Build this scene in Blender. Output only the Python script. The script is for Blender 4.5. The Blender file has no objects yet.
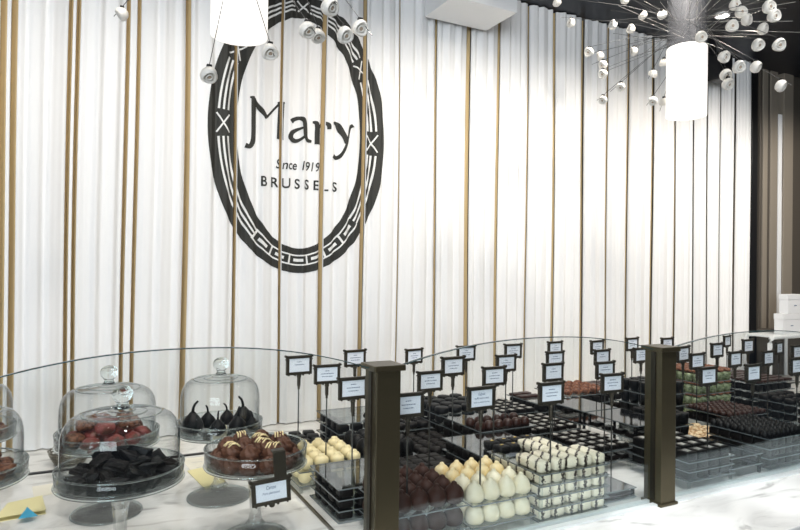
import bpy, bmesh, math, random
from mathutils import Vector, Matrix, noise
random.seed(7)
PI=math.pi
S=bpy.context.scene
COL=S.collection
# ---------------------------------------------------------------- camera
F=620.;YAW=math.radians(27.3);ROLL=math.radians(.75);PIT=math.radians(.5);CZ=1.4
fw=Vector((math.sin(YAW)*math.cos(PIT),math.cos(YAW)*math.cos(PIT),math.sin(PIT)))
r0=Vector((math.cos(YAW),-math.sin(YAW),0));u0=r0.cross(fw)
CR=math.cos(ROLL)*r0+math.sin(ROLL)*u0
CU=-math.sin(ROLL)*r0+math.cos(ROLL)*u0
C0=Vector((0,0,CZ))
def ray(px,py): return fw+CR*((px-400)/F)-CU*((py-265)/F)
def atz(px,py,z):
    d=ray(px,py);return C0+d*((z-CZ)/d.z)
def aty(px,py,y):
    d=ray(px,py);return C0+d*(y/d.y)
cd=bpy.data.cameras.new('camera');cam=bpy.data.objects.new('camera',cd);COL.objects.link(cam)
cd.sensor_width=36;cd.lens=F/800*36;cd.clip_start=.02
M=Matrix((CR,CU,-fw)).transposed().to_4x4();M.translation=C0;cam.matrix_world=M
S.camera=cam
# ---------------------------------------------------------------- materials
def mat(name,col,rough=.5,metal=0,spec=.5,noise_amt=0,nscale=30,bump=0,bscale=80,col2=None,emit=None,coat=0,sss=0):
    m=bpy.data.materials.new(name);m.use_nodes=True;nt=m.node_tree;b=nt.nodes['Principled BSDF']
    b.inputs['Base Color'].default_value=(*col,1);b.inputs['Roughness'].default_value=rough
    b.inputs['Metallic'].default_value=metal;b.inputs['Specular IOR Level'].default_value=spec
    b.inputs['Coat Weight'].default_value=coat
    if sss: b.inputs['Subsurface Weight'].default_value=sss;b.inputs['Subsurface Scale'].default_value=.01
    tc=nt.nodes.new('ShaderNodeTexCoord')
    if col2:
        n=nt.nodes.new('ShaderNodeTexNoise');n.inputs['Scale'].default_value=nscale;n.inputs['Detail'].default_value=5
        nt.links.new(tc.outputs['Object'],n.inputs['Vector'])
        r=nt.nodes.new('ShaderNodeValToRGB');r.color_ramp.elements[0].position=.5-noise_amt;r.color_ramp.elements[1].position=.5+noise_amt
        r.color_ramp.elements[0].color=(*col,1);r.color_ramp.elements[1].color=(*col2,1)
        nt.links.new(n.outputs['Fac'],r.inputs['Fac']);nt.links.new(r.outputs['Color'],b.inputs['Base Color'])
    if bump:
        n=nt.nodes.new('ShaderNodeTexNoise');n.inputs['Scale'].default_value=bscale
        nt.links.new(tc.outputs['Object'],n.inputs['Vector'])
        bp=nt.nodes.new('ShaderNodeBump');bp.inputs['Strength'].default_value=bump;bp.inputs['Distance'].default_value=.002
        nt.links.new(n.outputs['Fac'],bp.inputs['Height']);nt.links.new(bp.outputs['Normal'],b.inputs['Normal'])
    if emit:
        b.inputs['Emission Color'].default_value=(*emit[0],1);b.inputs['Emission Strength'].default_value=emit[1]
    return m
def clear(name,ior=1.5,tint=(.97,.985,.98),edge=(.6,.66,.66),gcol=(1,1,1),pwr=4):
    """thin clear pane: see-through, Fresnel reflection, light path inside the glass longer (darker) at grazing view"""
    m=bpy.data.materials.new(name);m.use_nodes=True;nt=m.node_tree;nt.nodes.clear()
    o=nt.nodes.new('ShaderNodeOutputMaterial');mx=nt.nodes.new('ShaderNodeMixShader')
    f0=((ior-1)/(ior+1))**2
    lf=nt.nodes.new('ShaderNodeLayerWeight');lf.inputs['Blend'].default_value=.5
    p5=nt.nodes.new('ShaderNodeMath');p5.operation='POWER';p5.inputs[1].default_value=5
    fr=nt.nodes.new('ShaderNodeMath');fr.operation='MULTIPLY_ADD';fr.inputs[1].default_value=1-f0;fr.inputs[2].default_value=f0
    nt.links.new(lf.outputs['Facing'],p5.inputs[0]);nt.links.new(p5.outputs[0],fr.inputs[0])
    t=nt.nodes.new('ShaderNodeBsdfTransparent');g=nt.nodes.new('ShaderNodeBsdfGlossy');g.inputs['Roughness'].default_value=.01;g.inputs['Color'].default_value=(*gcol,1)
    lw=nt.nodes.new('ShaderNodeLayerWeight');lw.inputs['Blend'].default_value=.5
    pw=nt.nodes.new('ShaderNodeMath');pw.operation='POWER';pw.inputs[1].default_value=pwr
    nt.links.new(lw.outputs['Facing'],pw.inputs[0])
    mc=nt.nodes.new('ShaderNodeMix');mc.data_type='RGBA';mc.inputs[6].default_value=(*tint,1);mc.inputs[7].default_value=(*edge,1)
    nt.links.new(pw.outputs[0],mc.inputs[0]);nt.links.new(mc.outputs[2],t.inputs['Color'])
    nt.links.new(fr.outputs[0],mx.inputs[0]);nt.links.new(t.outputs[0],mx.inputs[1]);nt.links.new(g.outputs[0],mx.inputs[2])
    nt.links.new(mx.outputs[0],o.inputs['Surface']);return m
def glass(name,fac=.8):
    m=bpy.data.materials.new(name);m.use_nodes=True;nt=m.node_tree;nt.nodes.clear()
    o=nt.nodes.new('ShaderNodeOutputMaterial');g=nt.nodes.new('ShaderNodeBsdfGlass');g.inputs['IOR'].default_value=1.48
    g.inputs['Roughness'].default_value=.0;g.inputs['Color'].default_value=(.95,.98,.98,1)
    t=nt.nodes.new('ShaderNodeBsdfTransparent');mx=nt.nodes.new('ShaderNodeMixShader');mx.inputs[0].default_value=fac
    nt.links.new(t.outputs[0],mx.inputs[1]);nt.links.new(g.outputs[0],mx.inputs[2]);nt.links.new(mx.outputs[0],o.inputs['Surface']);return m
m_bronze=mat('bronze_metal',(.105,.088,.052),.38,.75)
m_bronze_d=mat('dark_bronze',(.03,.024,.016),.42,.6)
m_sign=mat('sign_bronze',(.06,.05,.035),.4,.6)
m_rod=mat('rod_metal',(.09,.09,.085),.3,.9)
m_card=mat('white_card',(.88,.93,1.0),.55)
m_ink=mat('print_ink',(.16,.22,.33),.7)
m_dark=mat('dark_chocolate',(.006,.0042,.0036),.5,spec=.22,bump=.15)
m_black=mat('black_chocolate',(.0035,.0033,.0036),.48,spec=.25,bump=.1)
m_brown=mat('brown_chocolate',(.045,.017,.011),.55,spec=.25,bump=.5)
m_brown2=mat('milk_brown_chocolate',(.035,.014,.010),.38,spec=.35,bump=.1)
m_ivory=mat('ivory_chocolate',(.86,.82,.66),.5,bump=.3,col2=(.80,.70,.45),noise_amt=.18,nscale=12)
m_cream=mat('cream_chocolate',(.86,.74,.43),.5,bump=.3)
m_honey=mat('honey_chocolate',(.80,.60,.27),.5,bump=.4,col2=(.86,.74,.45),noise_amt=.1,nscale=60)
m_nut=mat('toasted_nut',(.30,.12,.06),.6,bump=.6,col2=(.10,.035,.02),noise_amt=.08,nscale=120)
m_almond=mat('almond_flake',(.85,.70,.45),.55,bump=.5,col2=(.45,.22,.08),noise_amt=.12,nscale=90)
m_green=mat('pistachio_paste',(.13,.17,.06),.6,bump=.5,col2=(.42,.48,.30),noise_amt=.12,nscale=110)
m_gold=mat('gold_leaf',(.9,.62,.2),.3,.8)
m_hilite=mat('painted_highlight',(.55,.54,.50),.6,col2=(.2,.19,.17),noise_amt=.1,nscale=200)  # highlights on the square pralines, painted as pale top patches
m_drizz=mat('white_drizzle',(.95,.78,.42),.35)
m_pink=mat('raspberry_chocolate',(.30,.07,.06),.45,bump=.4,col2=(.12,.05,.03),noise_amt=.1,nscale=60)
m_silver=mat('silver_metal',(.22,.20,.16),.3,1)
m_paper=mat('paper',(.86,.82,.70),.7)
m_yellow=mat('yellow_paper',(.86,.78,.42),.65)
m_blue=mat('blue_paper',(.02,.38,.62),.5)
m_ceil=mat('ceiling_black',(.012,.014,.02),.35,spec=.3)
m_white=mat('white_paint',(.82,.83,.84),.6)
m_taupe=mat('taupe_panel',(.27,.235,.19),.5)
m_taupe_d=mat('dark_taupe_panel',(.085,.072,.058),.5)
m_blackp=mat('black_paint',(.008,.008,.009),.4)
m_emb=mat('emblem_print',(.028,.028,.024),.7)
m_embw=mat('emblem_white',(.82,.82,.80),.8)
m_tan=mat('fold_shade_tan',(.60,.45,.24),.7,spec=.15)  # warm shade of the curtain folds, put into a tan colour
m_cer=mat('porcelain',(.85,.82,.76),.35)
m_cerb=mat('porcelain_heart',(.45,.35,.26),.5)
m_clip=mat('black_clip',(.01,.01,.01),.4)
m_wire=mat('steel_wire',(.12,.12,.12),.3,.8)
m_wirel=mat('bright_wire',(.75,.72,.68),.3,.6)
m_lamp=mat('lamp_shade_glow',(.9,.9,.88),.5,emit=((1,.94,.88),.8))
m_down=mat('downlight_glow',(.9,.9,.9),.5,emit=((1,.97,.92),8))
m_alu=mat('rail_aluminium',(.80,.84,.83),.3,.3)
m_floor=mat('dark_floor',(.10,.09,.08),.4)
m_pane=clear('display_glass',1.62,(.985,.995,.99),(.70,.80,.80),(.80,.93,1))
m_edge=mat('glass_edge',(.03,.07,.075),.15,spec=.8)
m_acr=clear('clear_acrylic',1.5,(.90,.92,.92),(.5,.53,.53))
m_acre=mat('acrylic_edge',(.16,.18,.185),.2,spec=.6)
m_tray=mat('black_tray',(.006,.007,.009),.06,spec=.5);m_tray.node_tree.nodes['Principled BSDF'].inputs['IOR'].default_value=2.3
m_acrt=clear('clear_acrylic_top',2.1,(.75,.78,.78),(.4,.43,.43))
m_dome=clear('cloche_glass',1.42,(.97,.98,.98),(.10,.13,.14),pwr=2.6)
m_glass=glass('solid_glass');m_glassr=glass('rim_glass',.95);m_glass2=glass('stem_glass',.38)
m_tube=mat('frosted_tube',(.17,.175,.19),.35)
m_tube.node_tree.nodes['Principled BSDF'].inputs['Alpha'].default_value=.42
def fabric():
    m=mat('white_curtain',(.86,.86,.855),.85,spec=.1);nt=m.node_tree;b=nt.nodes['Principled BSDF']
    tc=nt.nodes.new('ShaderNodeTexCoord');w=nt.nodes.new('ShaderNodeTexWave');w.inputs['Scale'].default_value=160;w.bands_direction='Z'
    w.inputs['Distortion'].default_value=1
    nt.links.new(tc.outputs['Object'],w.inputs['Vector'])
    bp=nt.nodes.new('ShaderNodeBump');bp.inputs['Strength'].default_value=.12;bp.inputs['Distance'].default_value=.0004
    nt.links.new(w.outputs['Fac'],bp.inputs['Height']);nt.links.new(bp.outputs['Normal'],b.inputs['Normal']);return m
m_fab=fabric()
def marble():
    m=mat('white_marble',(.80,.79,.76),.13,spec=.5);nt=m.node_tree;b=nt.nodes['Principled BSDF']
    tc=nt.nodes.new('ShaderNodeTexCoord')
    n=nt.nodes.new('ShaderNodeTexNoise');n.inputs['Scale'].default_value=7;n.inputs['Detail'].default_value=9;n.inputs['Distortion'].default_value=1.6
    mp=nt.nodes.new('ShaderNodeMapping');mp.inputs['Scale'].default_value=(1,2.2,1);mp.inputs['Rotation'].default_value=(0,0,.5)
    nt.links.new(tc.outputs['Object'],mp.inputs['Vector']);nt.links.new(mp.outputs[0],n.inputs['Vector'])
    r=nt.nodes.new('ShaderNodeValToRGB');e=r.color_ramp.elements
    e[0].position=.30;e[0].color=(.50,.49,.47,1);e[1].position=.52;e[1].color=(.84,.83,.80,1)
    x=r.color_ramp.elements.new(.40);x.color=(.76,.75,.72,1)
    nt.links.new(n.outputs['Fac'],r.inputs['Fac']);nt.links.new(r.outputs['Color'],b.inputs['Base Color']);return m
m_marble=marble()
def logmat():
    m=mat('striped_white_chocolate',(.88,.86,.74),.45);nt=m.node_tree;b=nt.nodes['Principled BSDF']
    tc=nt.nodes.new('ShaderNodeTexCoord');w=nt.nodes.new('ShaderNodeTexWave');w.inputs['Scale'].default_value=15;w.inputs['Distortion'].default_value=1.6
    w.inputs['Detail'].default_value=1;w.inputs['Detail Scale'].default_value=20
    mp=nt.nodes.new('ShaderNodeMapping');mp.inputs['Rotation'].default_value=(0,.0,.9);mp.inputs['Location'].default_value=(.3,0,0)
    oi=nt.nodes.new('ShaderNodeObjectInfo');ad=nt.nodes.new('ShaderNodeVectorMath');ad.operation='ADD'
    nt.links.new(tc.outputs['Object'],ad.inputs[0]);nt.links.new(oi.outputs['Random'],ad.inputs[1])
    nt.links.new(ad.outputs[0],mp.inputs['Vector']);nt.links.new(mp.outputs[0],w.inputs['Vector'])
    r=nt.nodes.new('ShaderNodeValToRGB');e=r.color_ramp.elements
    e[0].position=.07;e[0].color=(.03,.016,.01,1);e[1].position=.13;e[1].color=(.86,.80,.62,1)
    nt.links.new(w.outputs['Fac'],r.inputs['Fac']);nt.links.new(r.outputs['Color'],b.inputs['Base Color']);return m
m_log=logmat()
# ---------------------------------------------------------------- builders
def link(name,bm,m,parent=None,smooth=False,loc=None):
    me=bpy.data.meshes.new(name);bm.normal_update();bm.to_mesh(me);bm.free()
    ms=m if isinstance(m,(list,tuple)) else [m]
    for q in ms: me.materials.append(q)
    if smooth:
        for p in me.polygons:p.use_smooth=True
    o=bpy.data.objects.new(name,me);COL.objects.link(o)
    if parent: o.parent=parent
    if loc is not None:o.location=loc
    return o
def tag(o,label,cat=None,group=None,kind=None):
    if label:o['label']=label
    if cat:o['category']=cat
    if group:o['group']=group
    if kind:o['kind']=kind
    return o
def thing(name,label,cat,loc=(0,0,0),rz=0,group=None):
    o=bpy.data.objects.new(name,None);o.empty_display_size=.02;COL.objects.link(o);o.location=loc;o.rotation_euler=(0,0,rz)
    return tag(o,label,cat,group)
def struct(o): o['kind']='structure';return o
def box(bm,x0,x1,y0,y1,z0,z1,bev=0,mi=0):
    vs=[bm.verts.new((x,y,z)) for z in(z0,z1) for y in(y0,y1) for x in(x0,x1)]
    fs=[bm.faces.new([vs[i] for i in f]) for f in((0,2,3,1),(4,5,7,6),(0,1,5,4),(1,3,7,5),(3,2,6,7),(2,0,4,6))]
    for f in fs:f.material_index=mi
    if bev:
        es=list({e for f in fs for e in f.edges})
        r=bmesh.ops.bevel(bm,geom=es,offset=bev,segments=2,profile=.6,affect='EDGES')
        for f in r['faces']:f.material_index=mi
    return fs
def bx(*a,**k):
    bm=bmesh.new();box(bm,*a,**k);return bm
def lathe(prof,n=20,bm=None,fn=None,off=(0,0,0)):
    bm=bm or bmesh.new();rings=[]
    for r,z in prof:
        if r<1e-5: rings.append([bm.verts.new((off[0],off[1],z+off[2]))])
        else:
            ring=[]
            for i in range(n):
                a=2*PI*i/n;rr=r*(fn(a,z) if fn else 1)
                ring.append(bm.verts.new((off[0]+rr*math.cos(a),off[1]+rr*math.sin(a),z+off[2])))
            rings.append(ring)
    for A,B in zip(rings,rings[1:]):
        for i in range(n):
            j=(i+1)%n
            a0,a1=(A[0],A[0]) if len(A)==1 else (A[i],A[j])
            b0,b1=(B[0],B[0]) if len(B)==1 else (B[i],B[j])
            q=[]
            for v in(a0,a1,b1,b0):
                if v not in q:q.append(v)
            if len(q)>2:bm.faces.new(q)
    return bm
def tube(bm,pts,r,n=6,caps=True):
    pts=[Vector(p) for p in pts];rings=[]
    for i,p in enumerate(pts):
        d=(pts[min(i+1,len(pts)-1)]-pts[max(i-1,0)]).normalized()
        a=d.cross(Vector((0,0,1)))
        if a.length<.05:a=d.cross(Vector((1,0,0)))
        a.normalize();b=d.cross(a);rr=r[i] if isinstance(r,(list,tuple)) else r
        rings.append([bm.verts.new(p+(a*math.cos(2*PI*k/n)+b*math.sin(2*PI*k/n))*rr) for k in range(n)])
    for A,B in zip(rings,rings[1:]):
        for k in range(n):bm.faces.new((A[k],A[(k+1)%n],B[(k+1)%n],B[k]))
    if caps:
        bm.faces.new(rings[0][::-1]);bm.faces.new(rings[-1])
    return bm
def lump(r,sx=1,sy=1,sz=1,amp=.25,freq=2.2,seed=0,sub=2):
    bm=bmesh.new();bmesh.ops.create_icosphere(bm,subdivisions=sub,radius=1)
    for v in bm.verts:
        k=1+amp*noise.noise(v.co*freq+Vector((seed*3.1,seed*1.7,0)))
        v.co=Vector((v.co.x*sx,v.co.y*sy,v.co.z*sz))*k*r
    zmin=min(v.co.z for v in bm.verts)
    for v in bm.verts:v.co.z-=zmin
    return bm
def dup(src,loc,rz=0,scale=1):
    r=src.copy();COL.objects.link(r);r.location=loc;r.rotation_euler=(0,0,rz);r.scale=(scale,)*3 if not isinstance(scale,tuple) else scale
    for ch in list(src.children):
        c=ch.copy();COL.objects.link(c);c.parent=r
        for g in ch.children:
            d=g.copy();COL.objects.link(d);d.parent=c
    return r
# ---------------------------------------------------------------- setting
struct(link('floor',bx(-3,6,-3,4,-.05,0),m_floor))
struct(link('ceiling',bx(-2.2,5.2,-1.2,2.3,2.47,2.55),m_ceil))
bm=bmesh.new();box(bm,-1.0,3.6,.735,1.722,.86,.9,bev=.003)
struct(link('trim_1',bm,m_marble))                                   # marble worktop
bm=bmesh.new();box(bm,-1.0,3.55,.80,1.70,0,.86);struct(link('trim_2',bm,m_taupe_d))   # counter body
bm=bmesh.new();box(bm,-1.0,3.6,1.722,1.732,.86,.903);struct(link('trim_3',bm,m_blackp))    # dark edge strip
bm=bmesh.new();box(bm,-1.0,3.6,1.732,2.03,.86,.898);struct(link('trim_4',bm,m_marble))      # ledge under the curtain
bm=bmesh.new();box(bm,-1.2,5.0,2.035,2.10,0,2.47);struct(link('wall_back',bm,m_taupe))
# right hand joinery, seen beside the curtain
def wx(px): return aty(px,200,1.98).x
def panel(px0,px1,y0,y1,z0,z1,m,name,bev=.004):
    return struct(link(name,bx(wx(px0),wx(px1) if px1<900 else 4.9,y0,y1,z0,z1,bev=bev),m))
panel(751.5,757.5,1.98,2.035,.9,2.47,m_blackp,'trim_5')
panel(757.7,760,1.97,2.035,.9,2.47,m_taupe_d,'trim_6')
panel(760.2,763.5,1.99,2.035,.9,2.47,m_blackp,'trim_7')
panel(763.8,768.5,1.985,2.035,.9,2.47,m_taupe,'trim_8')
panel(768.8,771,1.988,2.035,.9,2.47,m_taupe_d,'trim_9')
panel(771.2,778.5,1.985,2.035,.9,2.47,m_taupe,'trim_10')
panel(778.7,782.4,1.982,2.035,1.2,2.25,m_white,'trim_11')
panel(782.6,792,1.975,2.035,.9,2.47,m_taupe,'trim_12')
panel(792.3,1000,1.985,2.035,.9,2.47,m_taupe_d,'trim_13')
bm=bmesh.new();box(bm,wx(752),4.9,1.90,1.95,.9,1.115,bev=.003);box(bm,wx(752),4.9,1.895,1.95,1.118,1.13,bev=.002)
struct(link('trim_14',bm,m_taupe_d))
# white boxed-in bulkhead hanging below the ceiling in front of the curtain
struct(link('trim_15',bx(1.08,1.345,1.737,1.925,2.306,2.468,bev=.002),m_white))
# ---------------------------------------------------------------- curtain
folds=[-.189-.147*k for k in range(5,0,-1)]+[-.189,-.164,-.033,-.014,.112,.141,.28,.426,.574,.715,.862,1.001,1.152,1.293,1.431,1.574,1.71,1.864,2.009,2.128,2.283,2.434,2.558,2.657,2.752,2.86]
X_END=2.992
def gw(x): return .0085 if x<-.1 else (.0062 if x<.2 else (.0045 if x<1.2 else .0065)+.0045*abs(math.sin(x*37.7)))
phase=[random.random()*6 for _ in range(60)]
def fy(x,z=1.6):
    """front of the fabric at x"""
    i=0
    while i<len(folds) and folds[i]<x:i+=1
    a=folds[i-1] if i>0 else folds[0]-.147
    b=folds[i] if i<len(folds) else X_END
    w=b-a;t=(x-a)/w;d=min(x-a,b-x)
    y=1.964-.014*math.sqrt(max(0,math.sin(PI*min(max(t,0),1))))*min(1,w/.1)
    y+=.0052*math.sin(t*PI*2*(2 if w<.12 else 3)+phase[i]+.25*z)*min(1,w/.1)*min(1,d/.02)
    y+=.0025*math.sin(t*PI*11+phase[i+3])*min(1,d/.02)*min(1,w/.1)
    return y
Z0,Z1=.9005,2.466
curt=thing('curtain','white pleated floor-length curtain with fold shade painted tan and a printed oval emblem','curtain',((folds[0]+X_END)/2,1.97,Z0))
cl=curt.location.copy()
def cp(x,y,z): return (x-cl.x,y-cl.y,z-cl.z)
zs=[Z0+(Z1-Z0)*k/14 for k in range(15)]
def sway(x,z): return .0028*math.sin(z*3.1+x*9)
edges=folds+[X_END]
for i in range(len(edges)-1):
    a=edges[i]+gw(edges[i]);b=edges[i+1]-(gw(edges[i+1]) if i<len(edges)-2 else 0)
    n=max(4,int((b-a)/.0045));bm=bmesh.new();cols=[]
    for k in range(n+1):
        x=a+(b-a)*k/n
        cols.append([bm.verts.new(cp(x+sway(x,z),fy(x,z),z)) for z in zs])
    # rolled edges returning to the rear
    for side in(0,1):
        x=a if side==0 else b;s=-1 if side==0 else 1
        col=[bm.verts.new(cp(x+sway(x,z)+s*.001,fy(x,z)+.006,z)) for z in zs]
        if side==0:cols.insert(0,col)
        else:cols.append(col)
    for A,B in zip(cols,cols[1:]):
        for k in range(len(zs)-1):bm.faces.new((A[k],B[k],B[k+1],A[k+1]))
    link('drape',bm,m_fab,curt,smooth=True)
for x in folds[1:]:  # tan strips paint the shade deep inside each fold
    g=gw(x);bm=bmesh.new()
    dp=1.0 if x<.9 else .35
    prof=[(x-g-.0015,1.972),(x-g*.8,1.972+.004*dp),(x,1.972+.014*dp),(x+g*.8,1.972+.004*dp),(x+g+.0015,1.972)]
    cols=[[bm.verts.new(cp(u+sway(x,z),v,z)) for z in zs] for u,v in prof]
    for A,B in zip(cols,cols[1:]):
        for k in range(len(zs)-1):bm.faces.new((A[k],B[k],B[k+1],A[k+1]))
    o=link('fold_shade',bm,m_tan,curt,smooth=True);o['label']='tan strip painted as fold shade'
# ---- emblem printed on the fabric
def drape_mesh(name,quads,m,off,parent,label=None):
    """quads: list of polygons in (x,z); cut finely in x, laid on the fabric"""
    bm=bmesh.new()
    for q in quads: 
        try: bm.faces.new([bm.verts.new((x,0,z)) for x,z in q])
        except ValueError: pass
    bmesh.ops.remove_doubles(bm,verts=bm.verts,dist=1e-6)
    xs=[v.co.x for v in bm.verts];lo,hi=min(xs),max(xs)
    cuts=[]
    x=lo
    while x<hi: cuts.append(x);x+=.006
    for f in folds:
        if lo-.01<f<hi+.01: cuts+= [f-gw(f),f+gw(f)]
    for c in sorted(cuts):
        bmesh.ops.bisect_plane(bm,geom=bm.verts[:]+bm.edges[:]+bm.faces[:],plane_co=(c,0,0),plane_no=(1,0,0),dist=1e-6)
    kill=[f for f in bm.faces if any(abs(f.calc_center_median().x-g)<gw(g) for g in folds)]
    bmesh.ops.delete(bm,geom=kill,context='FACES')
    for v in bm.verts:
        x,z=v.co.x,v.co.z
        v.co=Vector(cp(x+sway(x,z),fy(x,z)-off,z))
    bm.normal_update()
    for f in bm.faces:
        if f.normal.y>0:f.normal_flip()
    o=link(name,bm,m,parent)
    if label:o['label']=label
    return o
EX,EZ=.637,1.844
def ep(a,t):
    return (EX+(.300-.092*t)*math.cos(a),EZ+(.457-.080*t)*math.sin(a))
def band(t0,t1,a0=0,a1=2*PI,n=120):
    n=max(2,int(n*(a1-a0)/(2*PI)))
    return [[ep(a0+(a1-a0)*k/n,t0),ep(a0+(a1-a0)*(k+1)/n,t0),ep(a0+(a1-a0)*(k+1)/n,t1),ep(a0+(a1-a0)*k/n,t1)] for k in range(n)]
drape_mesh('emblem_ring',band(0,1),m_emb,.0014,curt,'black oval ring')
white=[];xang=[]
for px,py in((221,123),(237,48),(302,10),(358,72),(371,144)):
    p=aty(px,py,1.96);xang.append(math.atan2((p.z-EZ)/.42,(p.x-EX)/.255)%(2*PI))
xang=sorted(xang)
key0,key1=math.radians(233),math.radians(318)
stops=[(a-.10,a+.10) for a in xang]
stops=sorted(stops+[(key0,key1)])
for i,(s0,s1) in enumerate(stops):
    nx=stops[(i+1)%len(stops)][0]+(2*PI if i==len(stops)-1 else 0)
    for t in(.36,.52,.68): white+=band(t-.036,t+.036,s1,nx,160)
def seg(p,q,w):
    d=Vector((q[0]-p[0],q[1]-p[1])).normalized();n=Vector((-d.y,d.x))*w/2
    return [(p[0]+n.x,p[1]+n.y),(q[0]+n.x,q[1]+n.y),(q[0]-n.x,q[1]-n.y),(p[0]-n.x,p[1]-n.y)]
for a in xang:
    white.append(seg(ep(a-.07,.30),ep(a+.07,.74),.005));white.append(seg(ep(a+.07,.30),ep(a-.07,.74),.005))
white+=band(.30,.36,key0,key1,160)+band(.68,.74,key0,key1,160)
nk=6
for k in range(nk):
    a=key0+(key1-key0)*(k+.0)/nk;b=a+(key1-key0)/nk
    g=(b-a)*.10
    white+=band(.36,.68,a,a+g,400)
    white+=band(.46,.58,a+3*g,b-2*g,300)
drape_mesh('emblem_stripes',white,m_embw,.0024,curt,'white lines and key pattern of the oval ring')
def W(px,py):
    p=aty(px,py,1.955);return (p.x,p.z)
def L(u,v): return W(230+u/4.079,80+v/4.079)
def stroke(pts,ws):
    P=[Vector((*L(u,v),0)) for u,v in pts];k=.00096
    out=[];Wd=[]
    n=len(P)
    for i in range(n-1):
        p0=P[max(i-1,0)];p1=P[i];p2=P[i+1];p3=P[min(i+2,n-1)]
        for s in range(5):
            t=s/5
            out.append(.5*((2*p1)+(p2-p0)*t+(2*p0-5*p1+4*p2-p3)*t*t+(3*p1-p0-3*p2+p3)*t**3));Wd.append((ws[i]*(1-t)+ws[i+1]*t)*k)
    out.append(P[-1]);Wd.append(ws[-1]*k)
    A=[];B=[]
    for i,p in enumerate(out):
        d=(out[min(i+1,len(out)-1)]-out[max(i-1,0)]).normalized();nn=Vector((-d.y,d.x,0))*Wd[i]/2
        A.append(p+nn);B.append(p-nn)
    return [[(A[i].x,A[i].y),(A[i+1].x,A[i+1].y),(B[i+1].x,B[i+1].y),(B[i].x,B[i].y)] for i in range(len(out)-1)]
def ln(p,q,w0,w1=None): return stroke([p,q],[w0,w1 or w0])
mary=[]
mary+=stroke([(82,72),(92,74),(102,76)],[5,10,12])
mary+=stroke([(98,75),(97,150),(96,215),(93,250),(80,272),(62,267)],[17,16,16,17,14,16])
mary+=ln((96,78),(152,158),16,14)
mary+=ln((150,155),(206,96),7,7)
mary+=stroke([(198,98),(212,95),(228,92)],[10,12,5])
mary+=stroke([(214,94),(210,170),(208,243)],[22,23,25])
mary+=stroke([(252,172),(262,163),(285,157),(303,170),(307,200),(309,232),(318,247),(334,252)],[16,13,12,17,18,17,14,8])
mary+=stroke([(305,196),(278,203),(254,218),(250,238),(268,250),(290,243),(308,228)],[6,10,16,20,14,9,7])
mary+=stroke([(338,174),(350,176),(357,190),(357,225),(357,264)],[6,14,18,19,20])
mary+=stroke([(360,205),(372,184),(388,176),(402,184),(404,202)],[6,8,11,15,12])
mary+=stroke([(420,178),(434,180),(450,210),(466,240),(470,262)],[7,16,22,20,12])
mary+=stroke([(500,186),(488,196),(478,240),(466,280),(450,308),(434,318),(420,310)],[14,10,8,10,12,14,16])
drape_mesh('emblem_name',mary,m_emb,.0016,curt,'black lettering Mary')
def textquads(body,size,shear=0,spacing=1,bold=0.):
    c=bpy.data.curves.new('t','FONT');c.body=body;c.size=size;c.shear=shear;c.space_character=spacing;c.offset=bold
    o=bpy.data.objects.new('t',c);COL.objects.link(o);dg=bpy.context.evaluated_depsgraph_get();dg.update()
    me=bpy.data.meshes.new_from_object(o.evaluated_get(dg));q=[[(me.vertices[i].co.x,me.vertices[i].co.y) for i in p.vertices] for p in me.polygons]
    bpy.data.objects.remove(o);bpy.data.curves.remove(c);bpy.data.meshes.remove(me);return q
def fit(q,x0,x1,z0,h):
    xs=[p[0] for f in q for p in f];ys=[p[1] for f in q for p in f];sx=(x1-x0)/(max(xs)-min(xs));sy=h/(max(ys)-min(0,min(ys)) )
    return [[(x0+(x-min(xs))*sx,z0+y*sy) for x,y in f] for f in q]
p=W(276.5,167.8);q=W(320,172.5)
drape_mesh('emblem_date',fit(textquads('Since 1919',1,.18,1.0,.012),p[0],q[0],(p[1]+q[1])/2,.031),m_emb,.0016,curt,'black lettering Since 1919')
p=W(260.6,185.4);q=W(337,192.3)
drape_mesh('emblem_city',fit(textquads('BRUSSELS',1,0,1.65,.018),p[0],q[0],(p[1]+q[1])/2,.033),m_emb,.0016,curt,'black lettering BRUSSELS')
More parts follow.
